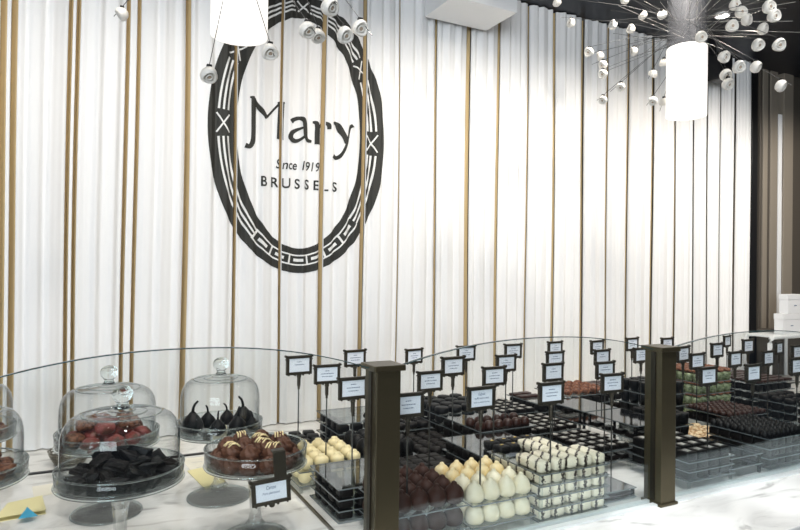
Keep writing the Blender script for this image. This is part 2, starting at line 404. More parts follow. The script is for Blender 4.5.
# ---------------------------------------------------------------- posts, panes, rails
posts=[(-.183,'bronze square post left of the cake stands'),(.4595,'bronze square post nearest the camera, left of the brown egg truffles'),
       (1.1365,'bronze square post at mid counter, right of the striped chocolate sticks'),(1.80,'bronze square post at the far end of the counter glass')]
for k,(x,lab) in enumerate(posts):
    t=thing('glass_post',lab,'post',(x,.948,.9))
    link('shaft',bx(-.0225,.0225,-.023,.023,.004,.332,bev=.0015),m_bronze,t)
    bm=bmesh.new();box(bm,-.0250,-.0226,-.007,.004,.01,.33);link('glazing_channel',bm,m_bronze_d,t)
    link('cap',bx(-.029,.029,-.029,.029,.332,.342,bev=.0018),m_bronze,t)
    link('foot_plate',bx(-.027,.027,-.027,.027,0,.006,bev=.0012),m_bronze,t)
def pane(x0,x1,pk,lab):
    n=40;t=thing('glass_screen',lab,'glass screen',((x0+x1)/2,.9455,.9))
    bm=bmesh.new();bme=bmesh.new();fr=[];bk=[]
    cx=(x0+x1)/2
    for k in range(n+1):
        x=x0+(x1-x0)*k/n;u=2*(x-cx)/(x1-x0);z=.336+(pk-.336)*(1-abs(u)**2.2)
        fr.append((x-cx,z))
    for y in(-.003,.003):
        for (a,za),(b,zb) in zip(fr,fr[1:]):
            q=[(a,y,.006),(b,y,.006),(b,y,zb),(a,y,za)]
            if y>0:q=q[::-1]
            bm.faces.new([bm.verts.new(c) for c in q])
    link('pane',bm,m_pane,t)
    for (a,za),(b,zb) in zip(fr,fr[1:]):
        bme.faces.new([bme.verts.new(c) for c in((a,-.003,za),(b,-.003,zb),(b,.003,zb),(a,.003,za))])
        bme.faces.new([bme.verts.new(c) for c in((a,-.0031,za-.0015),(b,-.0031,zb-.0015),(b,-.0031,zb),(a,-.0031,za))])
    link('polished_edge',bme,m_edge,t)
    return t
pane(-.158,.434,.383,'arched glass screen in front of the cake stands')
pane(.4845,1.1115,.374,'arched glass screen between the two bronze posts')
pane(1.1615,1.775,.364,'arched glass screen right of the middle bronze post')
for x0,x1,lab in((-.155,.432,'metal rail under the glass before the cake stands'),(.487,1.108,'metal rail under the glass between the bronze posts'),(1.165,1.77,'metal rail under the glass right of the middle post')):
    t=thing('glass_rail',lab,'rail',((x0+x1)/2,.948,.9));h=(x1-x0)/2
    link('front_strip',bx(-h,h,-.020,-.0065,0,.006,bev=.001),m_alu,t)
    link('rear_strip',bx(-h,h,.001,.0095,0,.009,bev=.001),m_alu,t)
# ---------------------------------------------------------------- praline prototypes
P={}
def proto(key,name,bm,m,smooth=True):
    me=bpy.data.meshes.new(name);bm.normal_update();bm.to_mesh(me);bm.free();me.materials.append(m)
    for p in me.polygons:p.use_smooth=smooth
    P[key]=(name,me,[])
def part(key,name,bm,m,smooth=True,label=None):
    me=bpy.data.meshes.new(name);bm.normal_update();bm.to_mesh(me);bm.free();me.materials.append(m)
    for p in me.polygons:p.use_smooth=smooth
    P[key][2].append((name,me,label))
def put(key,loc,rz=0,sc=1,label=None,cat=None,group=None,tilt=None):
    name,me,ch=P[key];o=bpy.data.objects.new(name,me);COL.objects.link(o);o.location=loc;o.rotation_euler=(tilt or 0,0,rz) if not isinstance(tilt,tuple) else (tilt[0],tilt[1],rz)
    o.scale=(sc,)*3 if not isinstance(sc,tuple) else sc
    tag(o,label,cat,group)
    for n,m2,l in ch:
        c=bpy.data.objects.new(n,m2);COL.objects.link(c);c.parent=o
        if l:c['label']=l
    return o
eggp=[(0,0),(.013,0),(.0170,.004),(.0185,.010),(.0182,.016),(.0168,.022),(.0140,.0275),(.0098,.0315),(.0062,.0335),(.0052,.0355),(.0045,.0375),(.0025,.0390),(0,.0393)]
wob=lambda s:(lambda a,z:1+.05*math.sin(2*a+s+z*90)+.03*math.sin(3*a-s))
proto('egg_brown','egg_truffle',lathe(eggp,18,fn=wob(1)),m_brown)
proto('egg_black','egg_truffle',lathe(eggp,18,fn=wob(2)),m_black)
proto('egg_ivory','egg_truffle',lathe(eggp,18,fn=wob(3)),m_ivory)
proto('egg_honey','egg_truffle',lathe(eggp,18,fn=wob(4)),m_honey)
proto('cream_ball','round_truffle',lathe([(0,0),(.009,0),(.0145,.0035),(.0172,.010),(.0162,.017),(.0122,.0220),(.0080,.0235),(.0078,.0265),(.0068,.0280),(0,.0284)],18,fn=wob(5)),m_cream)
proto('cube','square_truffle',bx(-.0145,.0145,-.0145,.0145,0,.019,bev=.0045),m_dark)
proto('block','pale_topped_square',bx(-.0165,.0165,-.0165,.0165,0,.020,bev=.003),m_black)
bmq=bmesh.new();bmq.faces.new([bmq.verts.new(c) for c in((-.009,-.009,.0204),(.010,-.006,.0204),(.009,.010,.0204),(-.007,.009,.0204))])
part('block','highlight_patch',bmq,m_hilite,label='pale painted highlight on top')
proto('golddot','gilded_square',bx(-.0155,.0155,-.0155,.0155,0,.019,bev=.005),m_black)
part('golddot','gold_leaf',lump(.0036,1.3,1,.35,.6,3,2,1),m_gold,label='gold leaf fleck')
for v in P['golddot'][2][0][1].vertices:v.co.z+=.0186
proto('oval','oval_praline',lathe([(0,0),(.014,0),(.0185,.004),(.0195,.009),(.017,.0145),(.011,.0175),(0,.0185)],20),m_dark)
proto('disc','round_praline',lathe([(0,0),(.0165,0),(.0185,.003),(.0185,.011),(.0165,.0145),(.009,.016),(0,.0165)],20),m_dark)
proto('bigdisc','round_praline',lathe([(0,0),(.019,0),(.0205,.003),(.0205,.014),(.0185,.017),(.012,.0180),(0,.018)],20),m_black)
proto('dome','dome_praline',lathe([(0,0),(.0125,0),(.0135,.004),(.0130,.010),(.0105,.0155),(.006,.0190),(0,.0200)],16),m_brown2)
proto('rect','rectangular_praline',bx(-.0185,.0185,-.0105,.0105,0,.010,bev=.003),m_brown2)
proto('tile','flat_square_praline',bx(-.0140,.0140,-.0140,.0140,0,.010,bev=.002),m_dark)
b=lump(.010,1.2,.9,.12,.35,2,3,1)
for v in b.verts:v.co.z+=.0098
part('tile','highlight_patch',b,m_hilite,label='pale painted highlight on top')
proto('log','chocolate_stick',bx(-.0145,.0145,-.041,.041,0,.020,bev=.006),m_log)
proto('cup','fluted_cup',lathe([(0,0),(.0125,0),(.0165,.030),(.0155,.033),(.012,.0325),(0,.032)],28,fn=lambda a,z:1+.035*math.cos(9*a)),m_black)
proto('greencup','pistachio_cup',lathe([(0,0),(.013,0),(.0165,.026),(.0155,.029),(0,.030)],24,fn=lambda a,z:1+.03*math.cos(8*a)),m_green)
b=lump(.016,1,1,.55,.55,4,7,2)
for v in b.verts:v.co.z+=.0285
part('greencup','nut_topping',b,m_nut,label='brown chopped nut topping')
proto('nub','small_praline',lathe([(0,0),(.0085,0),(.0095,.006),(.0085,.010),(.0055,.012),(.004,.0155),(0,.0165)],12),m_black)
proto('nubbrown','small_praline',lathe([(0,0),(.0085,0),(.0105,.004),(.0095,.009),(.006,.012),(0,.013)],12,fn=wob(2)),m_brown2)
proto('cluster','nut_cluster',lump(.017,1.15,1,.55,.5,3,1,2),m_nut)
proto('almond','almond_cluster',lump(.019,1.15,1,.45,.55,3,5,2),m_almond)
proto('tall','tall_truffle',lathe([(0,0),(.014,0),(.018,.008),(.018,.02),(.015,.03),(.008,.037),(0,.039)],16,fn=wob(6)),m_black)
proto('slab','flat_praline',bx(-.019,.019,-.013,.013,0,.008,bev=.0025),m_brown2)
def rosette():
    def fn(a,z): return 1+.20*math.cos(6*(a+z*60))
    return lathe([(0,0),(.014,0),(.0185,.005),(.0195,.012),(.0180,.017),(.0145,.0195),(.0140,.0220),(.0115,.0255),(.0085,.0265),(.0075,.0290),(.0040,.0310),(0,.0315)],50,fn=fn)
m_rose=mat('rosette_chocolate',(.12,.05,.028),.5,spec=.3,bump=.4)
proto('rosette','rosette_truffle',rosette(),m_rose)
def dz(seed):
    bm=bmesh.new();R=random.Random(seed)
    for k in range(4):
        x=-.0095+.006*k
        tube(bm,[(x-.004,-.011,.0225),(x,-.004,.0300),(x+.003,.004,.0305),(x+.006,.011,.0235)],.0017,5)
    return bm
proto('rosette_dz','rosette_truffle',rosette(),m_rose);part('rosette_dz','drizzle',dz(1),m_drizz,label='pale golden drizzle')
# ---------------------------------------------------------------- display stacks
TRAYS=[]
_sheetmesh={}
def sheet(x0,x1,y0,y1,z,label,empty_black=False,group=None,zb=None,shiny=False):
    """clear acrylic tray with raised dark back plate; z is its top surface"""
    t=thing('acrylic_tray',label,'tray',((x0+x1)/2,(y0+y1)/2,z-.0022),0,group)
    hx,hy=(x1-x0)/2,(y1-y0)/2
    link('plate',bx(-hx+.0012,hx-.0012,-hy+.0012,hy-.0012,0,.0022),m_tray if empty_black else (m_acrt if shiny else m_acr),t)
    bm=bmesh.new()
    for a in((-hx,hx,-hy,-hy+.0011),(-hx,hx,hy-.0011,hy),(-hx,-hx+.0011,-hy+.0011,hy-.0011),(hx-.0011,hx,-hy+.0011,hy-.0011)):
        box(bm,*a,0,.0022)
    link('edge',bm,m_acre,t)
    if zb is not None and z-.0022-zb>.002:
        for sx in(-1,1):
            for sy in(-1,1):
                cx,cy=sx*(hx-.006),sy*(hy-.006)
                link('riser',bx(cx-.003,cx+.003,cy-.003,cy+.003,zb-(z-.0022),0),m_acr if not empty_black else m_tray,t)
    return t
def fill(key,x0,x1,y0,y1,z,nx,ny,label,group,cat='chocolate',skip=None,jit=.001,rj=.2,rz0=0,sc=1,only=None,rest=None):
    dx=(x1-x0)/nx;dy=(y1-y0)/ny
    for j in range(ny):
        for i in range(nx):
            if only and not only(i,j):continue
            k=key(i,j) if callable(key) else key
            if k is None: continue
            put(k,(x0+dx*(i+.5)+random.uniform(-jit,jit),y0+dy*(j+.5)+random.uniform(-jit,jit),z),rz0+random.uniform(-rj,rj),sc,label,cat,group)
NAMES=['top','second','third','fourth','fifth','sixth','seventh']
def stack(x0,x1,y0,y1,ztop,pitch,nlow,key,nx,ny,what,where,top=None,lowkey=None,blacktop=False,sc=1,lowrj=.2,rz0=0,jit=.001,lowwhat=None):
    """filled levels down to the marble; top(i,j)->bool which places of the top tray are filled; lower levels hold their front and left rows"""
    zl=[ztop]
    while zl[-1]-pitch>=.9035 and len(zl)<6: zl.append(zl[-1]-pitch)
    for l,z in enumerate(zl):
        sheet(x0,x1,y0,y1,z,'%s %s tray of the %s stack, %s'%(NAMES[l],'black' if blacktop and l==0 else 'clear',what,where),empty_black=(blacktop and l==0),shiny=(l==0 and top is not None),
              zb=.9 if l==len(zl)-1 else (zl[l+1] if top and not lowkey else None))
        nm=what if l==0 or not lowwhat else lowwhat
        for kk in ({key(0,0),key(0,ny-1)} if callable(key) else {key}):
            if l>0: kk=lowkey or kk
            n2=nm.replace('ivory','honey coloured') if kk=='egg_honey' else nm
            if l==0: on=lambda i,j,kk=kk:(not top or top(i,j)) and (not callable(key) or key(i,j)==kk)
            else: on=lambda i,j:(j==0 or i==0)
            fill(kk,x0+.002,x1-.002,y0+.004,y1-.002,z,nx,ny,'%s in the %s layer, %s'%(n2,NAMES[l],where),'%s %s layer, %s'%(n2,NAMES[l],where),only=on,sc=sc,rj=.2 if l==0 and kk not in('log','block','rect') else min(lowrj,.03 if l else .06),rz0=rz0,jit=jit if l==0 else .0004)
            if l>0: break
# row 1 (next to the front glass)
stack(.495,.646,.958,1.125,.970,.0415,1,'egg_brown',4,4,'brown egg truffle','right of the nearest post',lowkey='egg_brown')
stack(.652,.803,.958,1.125,.965,.0415,1,lambda i,j:'egg_ivory' if j<2 else 'egg_honey',4,4,'ivory egg truffle','beside the striped sticks',lowkey='egg_ivory')
def loglab(l): return 
stack(.812,.998,.958,1.14,1.000,.0232,4,'log',5,2,'striped white chocolate stick','front row before the middle post',top=lambda i,j:(j==0) or (i in(2,3)),lowrj=.02,jit=.0005)
stack(1.006,1.108,.985,1.14,.925,.02,0,'slab',3,4,'flat dark praline','front row touching the middle post',top=lambda i,j:j>1,blacktop=True)
stack(1.252,1.415,.962,1.14,.965,.0215,2,'block',4,4,'pale-topped black square','front row just right of middle post',lowrj=.03)
for l,z in enumerate((.950,.925)):
    sheet(1.420,1.545,.975,1.14,z,['upper','lower'][l]+' empty black tray right of the pale-topped black squares',empty_black=True,zb=.925 if l==0 else .9)
sheet(1.553,1.735,.962,1.14,.985,'top black tray under the tiny knobbed black pralines',empty_black=True)
fill('nub',1.556,1.732,.975,1.137,.985,9,8,'tiny knobbed black praline in the front tray at the right edge','tiny knobbed black pralines')
for l in range(3):
    sheet(1.553,1.735,.962,1.14,.960-.0245*l,['second','third','fourth'][l]+' tray beneath the tiny knobbed black pralines',zb=.9 if l==2 else None)
    fill('cube',1.555,1.733,.975,1.137,.960-.0245*l,6,5,'dark square praline, level %d beneath the tiny knobbed pralines'%(l+1),'dark squares beneath the tiny knobbed pralines',only=lambda i,j:j==0 or i==0,rj=.02)
# row 2
stack(.457,.625,1.135,1.305,.968,.0215,2,'oval',4,4,'black oval praline','left of the nearest post',top=lambda i,j:(i in(2,3) and j<2) or (i==3 and j==2),lowkey='cube',lowrj=.03)
stack(.633,.790,1.14,1.325,.935,.03,0,'cube',5,6,'dark square truffle','behind the egg truffles',top=None)
stack(.797,.973,1.117,1.306,.990,.0265,1,'golddot',5,5,'gold leafed black square','behind the striped sticks',top=lambda i,j:(j<2 and i>0),lowkey='cube',lowrj=.03)
stack(.983,1.125,1.15,1.325,.935,.03,0,'rect',3,7,'brown rectangular praline','right of the gold leafed squares')
stack(1.135,1.278,1.15,1.325,.950,.028,0,'tile',4,5,'pale-topped flat square','second row left of middle post')
stack(1.288,1.42,1.15,1.325,1.003,.035,1,'tile',4,4,'empty mirrored','second row behind the middle post',top=lambda i,j:False,blacktop=True)
stack(1.43,1.533,1.165,1.30,.980,.0365,1,'cup',3,4,'black fluted cup','lower stack right of middle post',top=None,sc=.95)
sheet(1.540,1.70,1.15,1.29,.928,'low tray of almond clusters right of the black fluted cups',zb=.9)
fill('almond',1.545,1.695,1.155,1.285,.928,4,4,'pale almond cluster in the low tray right of the fluted cups','almond clusters',rj=1.5,jit=.002)
sheet(1.722,1.90,1.18,1.345,.975,'black tray of small brown pralines behind the tiny knobbed ones',empty_black=True)
fill('nubbrown',1.725,1.897,1.183,1.342,.975,8,7,'small brown praline in the tray behind the tiny knobbed ones','small brown pralines')
sheet(1.722,1.90,1.18,1.345,.945,'lower tray under the small brown pralines',empty_black=True,zb=.9)
fill('cube',1.725,1.897,1.183,1.342,.945,6,5,'dark square praline beneath the small brown pralines','dark squares beneath the small brown pralines',only=lambda i,j:j==0 or i==0,rj=.02)
# row 3
stack(.440,.600,1.325,1.50,.948,.031,1,'cream_ball',4,4,'cream round truffle','behind the open glass dish',jit=.002)
stack(.612,.750,1.34,1.51,.945,.03,0,'tall',4,4,'tall black truffle','behind the nearest post')
stack(.758,.900,1.34,1.51,.935,.022,0,'oval',4,5,'small black oval','third row left of domed pralines',sc=(.85,.85,1))
stack(.908,1.085,1.30,1.50,.993,.026,1,'dome',6,4,'brown domed praline','behind the gold leafed squares',top=lambda i,j:j<2,lowkey='cube',lowrj=.03)
stack(1.095,1.278,1.34,1.51,.955,.025,0,'tile',5,5,'pale-topped flat square','third row right of domed pralines')
sheet(1.288,1.42,1.335,1.49,1.003,'empty black tray in the third row with the curtain mirrored in it',empty_black=True,zb=.965)
sheet(1.288,1.42,1.335,1.49,.965,'lower empty tray in the third row under the mirrored one',empty_black=True,zb=.9)
stack(1.545,1.700,1.31,1.46,1.030,.0375,2,'cup',4,4,'black fluted cup','tall stack beside the pistachio cups',sc=.98)
stack(1.80,1.985,1.352,1.51,1.045,.0385,2,'greencup',5,5,'nut topped pistachio cup','right of the black fluted cups',sc=(1,1,.85))
# row 4
stack(.440,.600,1.525,1.69,.925,.03,0,'cube',4,4,'dark square truffle','last row at far left',sc=1.1)
stack(.612,.775,1.525,1.70,.993,.0275,2,'oval',4,4,'black oval praline','last row left of nearest post',top=lambda i,j:i==2 and j==0,lowkey='cube',lowrj=.03)
stack(.783,.900,1.525,1.70,.955,.025,0,'disc',3,4,'black round praline','last row right of nearest post',top=None)
stack(.910,1.095,1.51,1.70,.990,.026,1,'bigdisc',4,4,'large black round praline','last row behind domed pralines',lowkey='cube',lowrj=.03)
stack(1.103,1.278,1.525,1.70,.965,.025,0,'tile',5,5,'pale-topped brown square','last row by the curtain')
stack(1.288,1.37,1.525,1.70,.985,.025,1,'slab',2,4,'dark flat praline','last row behind empty trays',lowkey='cube',top=lambda i,j:j>1)
stack(1.40,1.60,1.525,1.69,1.000,.03,1,'cluster',5,4,'roasted nut cluster','last row left of middle post',lowkey='cube',lowrj=.03)
stack(1.61,1.78,1.525,1.69,1.000,.03,1,'slab',4,5,'thin brown praline','last row behind the middle post',lowkey='cube',lowrj=.03)
# far right trays
stack(2.02,2.22,1.29,1.50,1.035,.028,2,'slab',5,6,'flat brown praline','far right below the white stand',lowkey='cube',lowrj=.03)
stack(1.93,2.10,1.08,1.25,1.005,.026,2,'disc',4,4,'black round praline','right edge of the photo',lowkey='cube',lowrj=.03,sc=.95)
# base tray edge left of trays
link_o=link('tray_runner',bx(.433,.438,.972,1.70,.9,.906,bev=.001),m_bronze);tag(link_o,'thin bronze strip on the marble along the left side of the chocolate trays','rail')
# ---------------------------------------------------------------- price signs
def frame_bm():
    bm=bmesh.new();w,h,b=.0315,.0222,.0066
    for a in((-w,w,h-b,h),(-w,w,-h,-h+b),(-w,-w+b,-h+b,h-b),(w-b,w,-h+b,h-b)):
        box(bm,a[0],a[1],-.004,.004,a[2],a[3],bev=.001)
    for s in(-1,1):   # ears and scallops
        tube(bm,[(s*(w+.0005),-.004,h-.001),(s*(w+.0005),.004,h-.001)],.0032,8)
        tube(bm,[(s*(w+.0003),-.0035,h-.0085),(s*(w+.0003),.0035,h-.0085)],.0018,8)
        tube(bm,[(s*(w-.006),-.0035,-h-.0005),(s*(w-.006),.0035,-h-.0005)],.0016,8)
        tube(bm,[(s*.010,-.0035,-h-.0008),(s*.010,.0035,-h-.0008)],.0022,8)
    tube(bm,[(0,-.0035,-h-.001),(0,.0035,-h-.001)],.0048,10)
    return bm
def mk(name,bm,m):
    me=bpy.data.meshes.new(name);bm.normal_update();bm.to_mesh(me);bm.free();me.materials.append(m);return me
me_frame=mk('frame',frame_bm(),m_sign)
me_card=mk('card',bx(-.0250,.0250,-.0022,.002,-.0157,.0157),m_card)
def textmesh(lines):
    bm=bmesh.new()
    for body,x0,x1,z,h in lines:
        for f in fit(textquads(body,1,.1 if z<.004 else .2,1,.01),x0,x1,z,h):
            try:bm.faces.new([bm.verts.new((x,-.0025,zz)) for x,zz in f])
            except ValueError:pass
    bm.normal_update()
    for f in bm.faces:
        if f.normal.y>0:f.normal_flip()
    return bm
def scrib(seed):
    R=random.Random(seed);bm=bmesh.new()
    for z,w in((.0068,R.uniform(.005,.009)),(.0002,R.uniform(.011,.017)),(-.0062,R.uniform(.008,.015)))[:R.choice((2,3,3))]:
        x=-w
        while x<w:
            l=R.uniform(.001,.0045);e=min(x+l,w)
            bm.faces.new([bm.verts.new(c) for c in((x,-.0025,z),(e,-.0025,z),(e,-.0025,z+.0018),(x,-.0025,z+.0018))]);x=e+.0009
    return bm
me_scr=[mk('printing',scrib(k),m_ink) for k in range(8)]
me_txt={'gab':mk('printing',textmesh([('Gabriel',-.008,.008,.0055,.0055),('truffle fresh cream',-.017,.017,-.0015,.0042),('with a salted array',-.019,.019,-.0085,.0042)]),m_ink),
        'car':mk('printing',textmesh([('Carton',-.008,.008,.0045,.0065),('Pure plantation',-.014,.014,-.004,.0055)]),m_ink)}
hold=bmesh.new();lathe([(.0,-.058),(.0028,-.056),(.0028,-.050),(.0042,-.048),(.0042,-.030),(.0055,-.027),(.004,-.022),(0,-.022)],10,bm=hold);me_hold=mk('holder',hold,m_sign)
def sign(px,py,zb,lab,txt=None,z=1.155,dyaw=0,s=1,rod_m=None):
    p=atz(px,py,z)
    az=(.04+.5*dyaw if p.x<1.2 else .09+.3*dyaw);s=1+(s-1)*.6
    t=thing('price_sign',lab,'sign',(p.x,p.y,zb),az)
    h=z-zb
    for nm,me in(('frame',me_frame),('card',me_card),('holder',me_hold)):
        o=bpy.data.objects.new(nm,me);COL.objects.link(o);o.parent=t;o.location=(0,0,h);o.scale=(s,)*3
        if nm=='card':
            q=bpy.data.objects.new('printing',me_txt[txt] if txt else random.choice(me_scr));COL.objects.link(q);q.parent=o
    bm=bmesh.new();tube(bm,[(0,0,0),(0,0,h-.05*s)],.0016,6);link('rod',bm,m_rod,t)
signs=[
(299,365,.925,'price sign nearest the cake stands, standing farthest left in the last row',.05,1.15),
(327,374,.948,'price sign above the cream round truffles',-.15,1.0),
(355,358,.993,'price sign on the tall rear stack just left of the nearest post',.1,1.05),
(353,388,.968,'price sign half hidden at the left edge of the nearest post',-.0,1.05),
(408,405,.970,'large price sign touching the right edge of the nearest post, above the brown egg truffles',-.1,1),
(414,356,.955,'narrow price sign in the last row, first right of the nearest post',.25,.9),
(430,381,.935,'price sign above the dark square truffles',-.05,1.0),
(453,366,.935,'dark fronted price sign in the third row, left of the domed pralines',.0,1.15),
(466,353,.990,'price sign above the large black round pralines in the last row',-.15,1),
(494,376,.990,'price sign above the black squares with gold leaf',-.1,1),
(506,363,.993,'price sign above the brown domed pralines',-.1,1),
(513,351,.965,'small price sign above the brown flat squares in the last row',-.1,1),
(555,348,.985,'topmost sign of the column of four in the middle of the glass',-.1,.95),
(555,359,.955,'second sign from the top in the column of four in the middle of the glass',-.1,.95),
(553,372,.935,'third sign from the top in the column of four in the middle of the glass',-.05,1),
(551,393,1.000,'lowest sign of the column of four, above the striped sticks',-.1,1),
(597,347,1.000,'topmost sign of the column of four left of the middle post',.15,1),
(602,357,1.003,'second sign from the top in the column of four left of the middle post',-.1,1),
(605,370,.950,'third sign from the top in the column of four left of the middle post',-.1,.95),
(612,383,.925,'lowest sign of the column of four left of the middle post',-.2,.95),
(632,344,1.0,'small sign above the thin brown pralines, just left of the middle post',0,1),
(641,355,1.003,'sign partly hidden by the left edge of the middle post',-.1,1),
(667,344,.9,'sign peeking over the cap of the middle post',.0,1),
(683,354,1.03,'wide dark sign touching the right side of the middle post cap',.25,1.15),
(697,361,.98,'sign above the lower stack of black fluted cups',-.1,1),
(708,376,.965,'sign above the pale-topped black squares right of the middle post',-.2,1),
(717,350,1.03,'sign between the middle post and the pistachio cups, above the tall fluted cups',0,1.05),
(727,341,1.045,'narrow sign highest in the right bay, behind the pistachio cups',.5,.85),
(735,359,.975,'sign in front of the pistachio cups',0,1),
(748,346,1.045,'sign above the right half of the pistachio cups',0,1.1),
(753,373,.985,'sign above the tiny knobbed black pralines',-.1,1),
(768,358,.975,'sign in front of the white stand, right of the pistachio cups',0,.95),
(779,348,1.035,'narrow sign in front of the white stand legs',.4,.85),
(797,352,1.035,'sign cut by the right edge of the photo, the rear one',0,1),
(797,366,1.005,'sign cut by the right edge of the photo, the front one',-.2,1.05)]
for px,py,zb,lab,dy,s in signs: sign(px,py,zb,lab,dyaw=dy,s=s)
sign(481,398,.965,'large price sign above the ivory egg truffles','gab',dyaw=.0,s=1.02)
# ---------------------------------------------------------------- cake stands
def stand(px,py,z,k,lab,rimh=.024,footr=.066):
    """z = plate level"""
    p=atz(px,py,z);h=z-.9
    t=thing('cake_stand',lab,'cake stand',(p.x,p.y,.9))
    R=.1*k
    prof=[(0,h-.006),(R*.75,h-.006),(R*.97,h-.002),(R,h+.003),(R*1.005,h+rimh),(R*.99,h+rimh+.001),(R*.975,h+rimh),(R*.97,h+.004),(R*.9,h),(0,h)]
    link('plate',lathe(prof,56),m_dome,t,smooth=True)
    bm=bmesh.new();n=56
    for zz,rr in((h+rimh,.0015),(h-.001,.0020)):
        pts=[(R*math.cos(2*PI*i/n),R*math.sin(2*PI*i/n),zz) for i in range(n+1)];tube(bm,pts,rr,6,False)
    link('rim',bm,m_glassr,t,smooth=True)
    bm=bmesh.new();tube(bm,[(footr*math.cos(2*PI*i/n),footr*math.sin(2*PI*i/n),.0035) for i in range(n+1)],.0018,6,False)
    link('foot_rim',bm,m_glassr,t,smooth=True)
    sp=[(0,0),(footr,0),(footr+.002,.002),(footr,.004),(footr*.6,.008),(.022,.013),(.016,.02),(.019,.027),(.013,.034),(.010,.05),(.012,h*.62),(.017,h-.022),(.026,h-.010),(.036,h-.0062),(0,h-.0062)]
    link('stem',lathe(sp,40),m_glass2,t,smooth=True)
    return p
def cloche(p,z,k,lab,hk=1):
    t=thing('glass_dome',lab,'glass dome',(p.x,p.y,z+.0005))
    R=.093*k;H=.112*hk*k
    outer=[(R,0),(R,H*.55),(R*.99,H*.68),(R*.96,H*.79),(R*.91,H*.87),(R*.84,H*.935),(R*.75,H*.975),(R*.62,H*.985),(R*.5,H*.99),(R*.42,H*1.005),(R*.2,H*1.03),(R*.1,H*1.06)]
    link('bell',lathe(outer,64),m_dome,t,smooth=True)
    bm=bmesh.new();n=56
    for zz,rr,tr in((.0015,R,.0015),(H*.985,R*.66,.0014),(H*1.005,R*.42,.0013),(H*1.03,R*.22,.0012)):
        tube(bm,[(rr*math.cos(2*PI*i/n),rr*math.sin(2*PI*i/n),zz) for i in range(n+1)],tr,6,False)
    link('bead',bm,m_glassr,t,smooth=True)
    b=H*1.06
    kn=[(0,b-.002),(.012,b-.001),(.009,b+.004),(.0075,b+.008),(.010,b+.011),(.0145,b+.017),(.0155,b+.024),(.0135,b+.031),(.008,b+.036),(0,b+.038)]
    link('knob',lathe([(r*1.1,z) for r,z in kn],24),m_glassr,t,smooth=True)
pf=stand(121,479,1.044,1,'glass cake stand heaped with black chocolate shards, nearest of the domed ones')
cloche(pf,1.044,1,'glass dome over the heap of black chocolate shards')
pb=stand(108,442,1.044,.97,'glass cake stand with reddish chocolates, behind the one of black shards')
cloche(pb,1.044,.97,'glass dome over the reddish chocolates, behind the front dome',1.02)
pt=stand(220,431,1.044,.9,'glass cake stand with black chocolate figs, farthest right of the domed ones')
cloche(pt,1.044,.9,'glass dome over the black chocolate figs',1.15)
pl=stand(-42,480,1.044,1,'glass cake stand of nut chocolates cut by the left edge, the front one')
cloche(pl,1.044,1,'glass dome cut by the left edge of the photo, the front one')
pl2=stand(-38,438,1.044,.95,'glass cake stand cut by the left edge, the rear one')
cloche(pl2,1.044,.95,'glass dome cut by the left edge of the photo, the rear one')
pd=stand(256,462,1.040,.925,'open glass footed dish of rosette truffles',rimh=.030,footr=.06)
# heap of shards
R=random.Random(5)
shards=[]
for q in range(6):
    bm=bmesh.new();box(bm,-.016,.016,-.009,.009,0,.011+.004*(q%3),bev=.002);bmesh.ops.subdivide_edges(bm,edges=bm.edges[:],cuts=1)
    for v in bm.verts:
        v.co+=Vector((noise.noise(v.co*70+Vector((q,0,0))),noise.noise(v.co*70+Vector((0,q,5))),noise.noise(v.co*60+Vector((3,q,0)))))*.006
    proto('shard%d'%q,'chocolate_shard',bm,m_black if q<3 else m_dark,smooth=False)
for lay,(n,rad,z) in enumerate(((15,.074,0),(10,.048,0),(4,.020,0),(11,.058,.012),(7,.034,.014),(6,.030,.026),(2,.010,.028))):
    for i in range(n):
        a=2*PI*i/n+lay*.5+R.uniform(-.1,.1)
        put('shard%d'%R.randrange(6),(pf.x+rad*math.cos(a),pf.y+rad*math.sin(a),1.0445+z),R.uniform(0,6),R.uniform(.9,1.12),'black chocolate shard heaped under the nearest full glass dome','chocolate','black chocolate shards',tilt=(R.uniform(-.5,.5) if z>.01 else .08,R.uniform(-.4,.4) if z>.01 else 0))
# reddish chocolates
for q in range(3): proto('red%d'%q,'fruit_chocolate',lump(.018,1.15,.95,.75,.35,2,q+1),m_pink if q<2 else m_nut)
for n,rad,z in((9,.062,0),(4,.030,0),(5,.042,.024),(1,0,.026)):
    for i in range(n):
        a=2*PI*i/n+R.uniform(-.1,.1)+z*30
        put('red%d'%R.randrange(3),(pb.x+rad*math.cos(a),pb.y+rad*math.sin(a),1.0445+z),R.uniform(0,6),R.uniform(.95,1.1),'reddish brown fruit chocolate under the dome behind the front one','chocolate','reddish fruit chocolates')
# figs
def fig(hs=1,bend=1):
    bm=lathe([(0,0),(.010,0),(.019,.006),(.0235,.015),(.0225,.025),(.016,.035),(.009,.042),(.006,.046),(0,.047)],18,fn=wob(2));return bm
proto('fig','chocolate_fig',fig(),m_black)
bms=bmesh.new();tube(bms,[(0,0,.044),(.001,0,.054),(.004,0,.062),(.011,0,.069)],[.0035,.003,.0028,.0022],8);part('fig','stalk',bms,m_black)
for dx,dy,rz,sc in((-.058,.0,0,1.0),(.052,.01,2.6,1.0),(-.012,-.035,1.2,.72),(-.020,.035,4,.75),(.030,-.035,1,.8),(.065,-.025,2.3,.62),(.025,.05,3,.7)):
    o=put('fig',(pt.x+dx,pt.y+dy,1.0445),rz,sc,'black chocolate fig with a stalk under the right hand dome','chocolate','black chocolate figs')
proto('whitedisc','white_chocolate',lathe([(0,0),(.014,0),(.016,.003),(.015,.007),(0,.009)],16),m_ivory)
put('whitedisc',(pt.x+.002,pt.y+.012,1.0445),0,1,'small white chocolate among the black figs','chocolate')
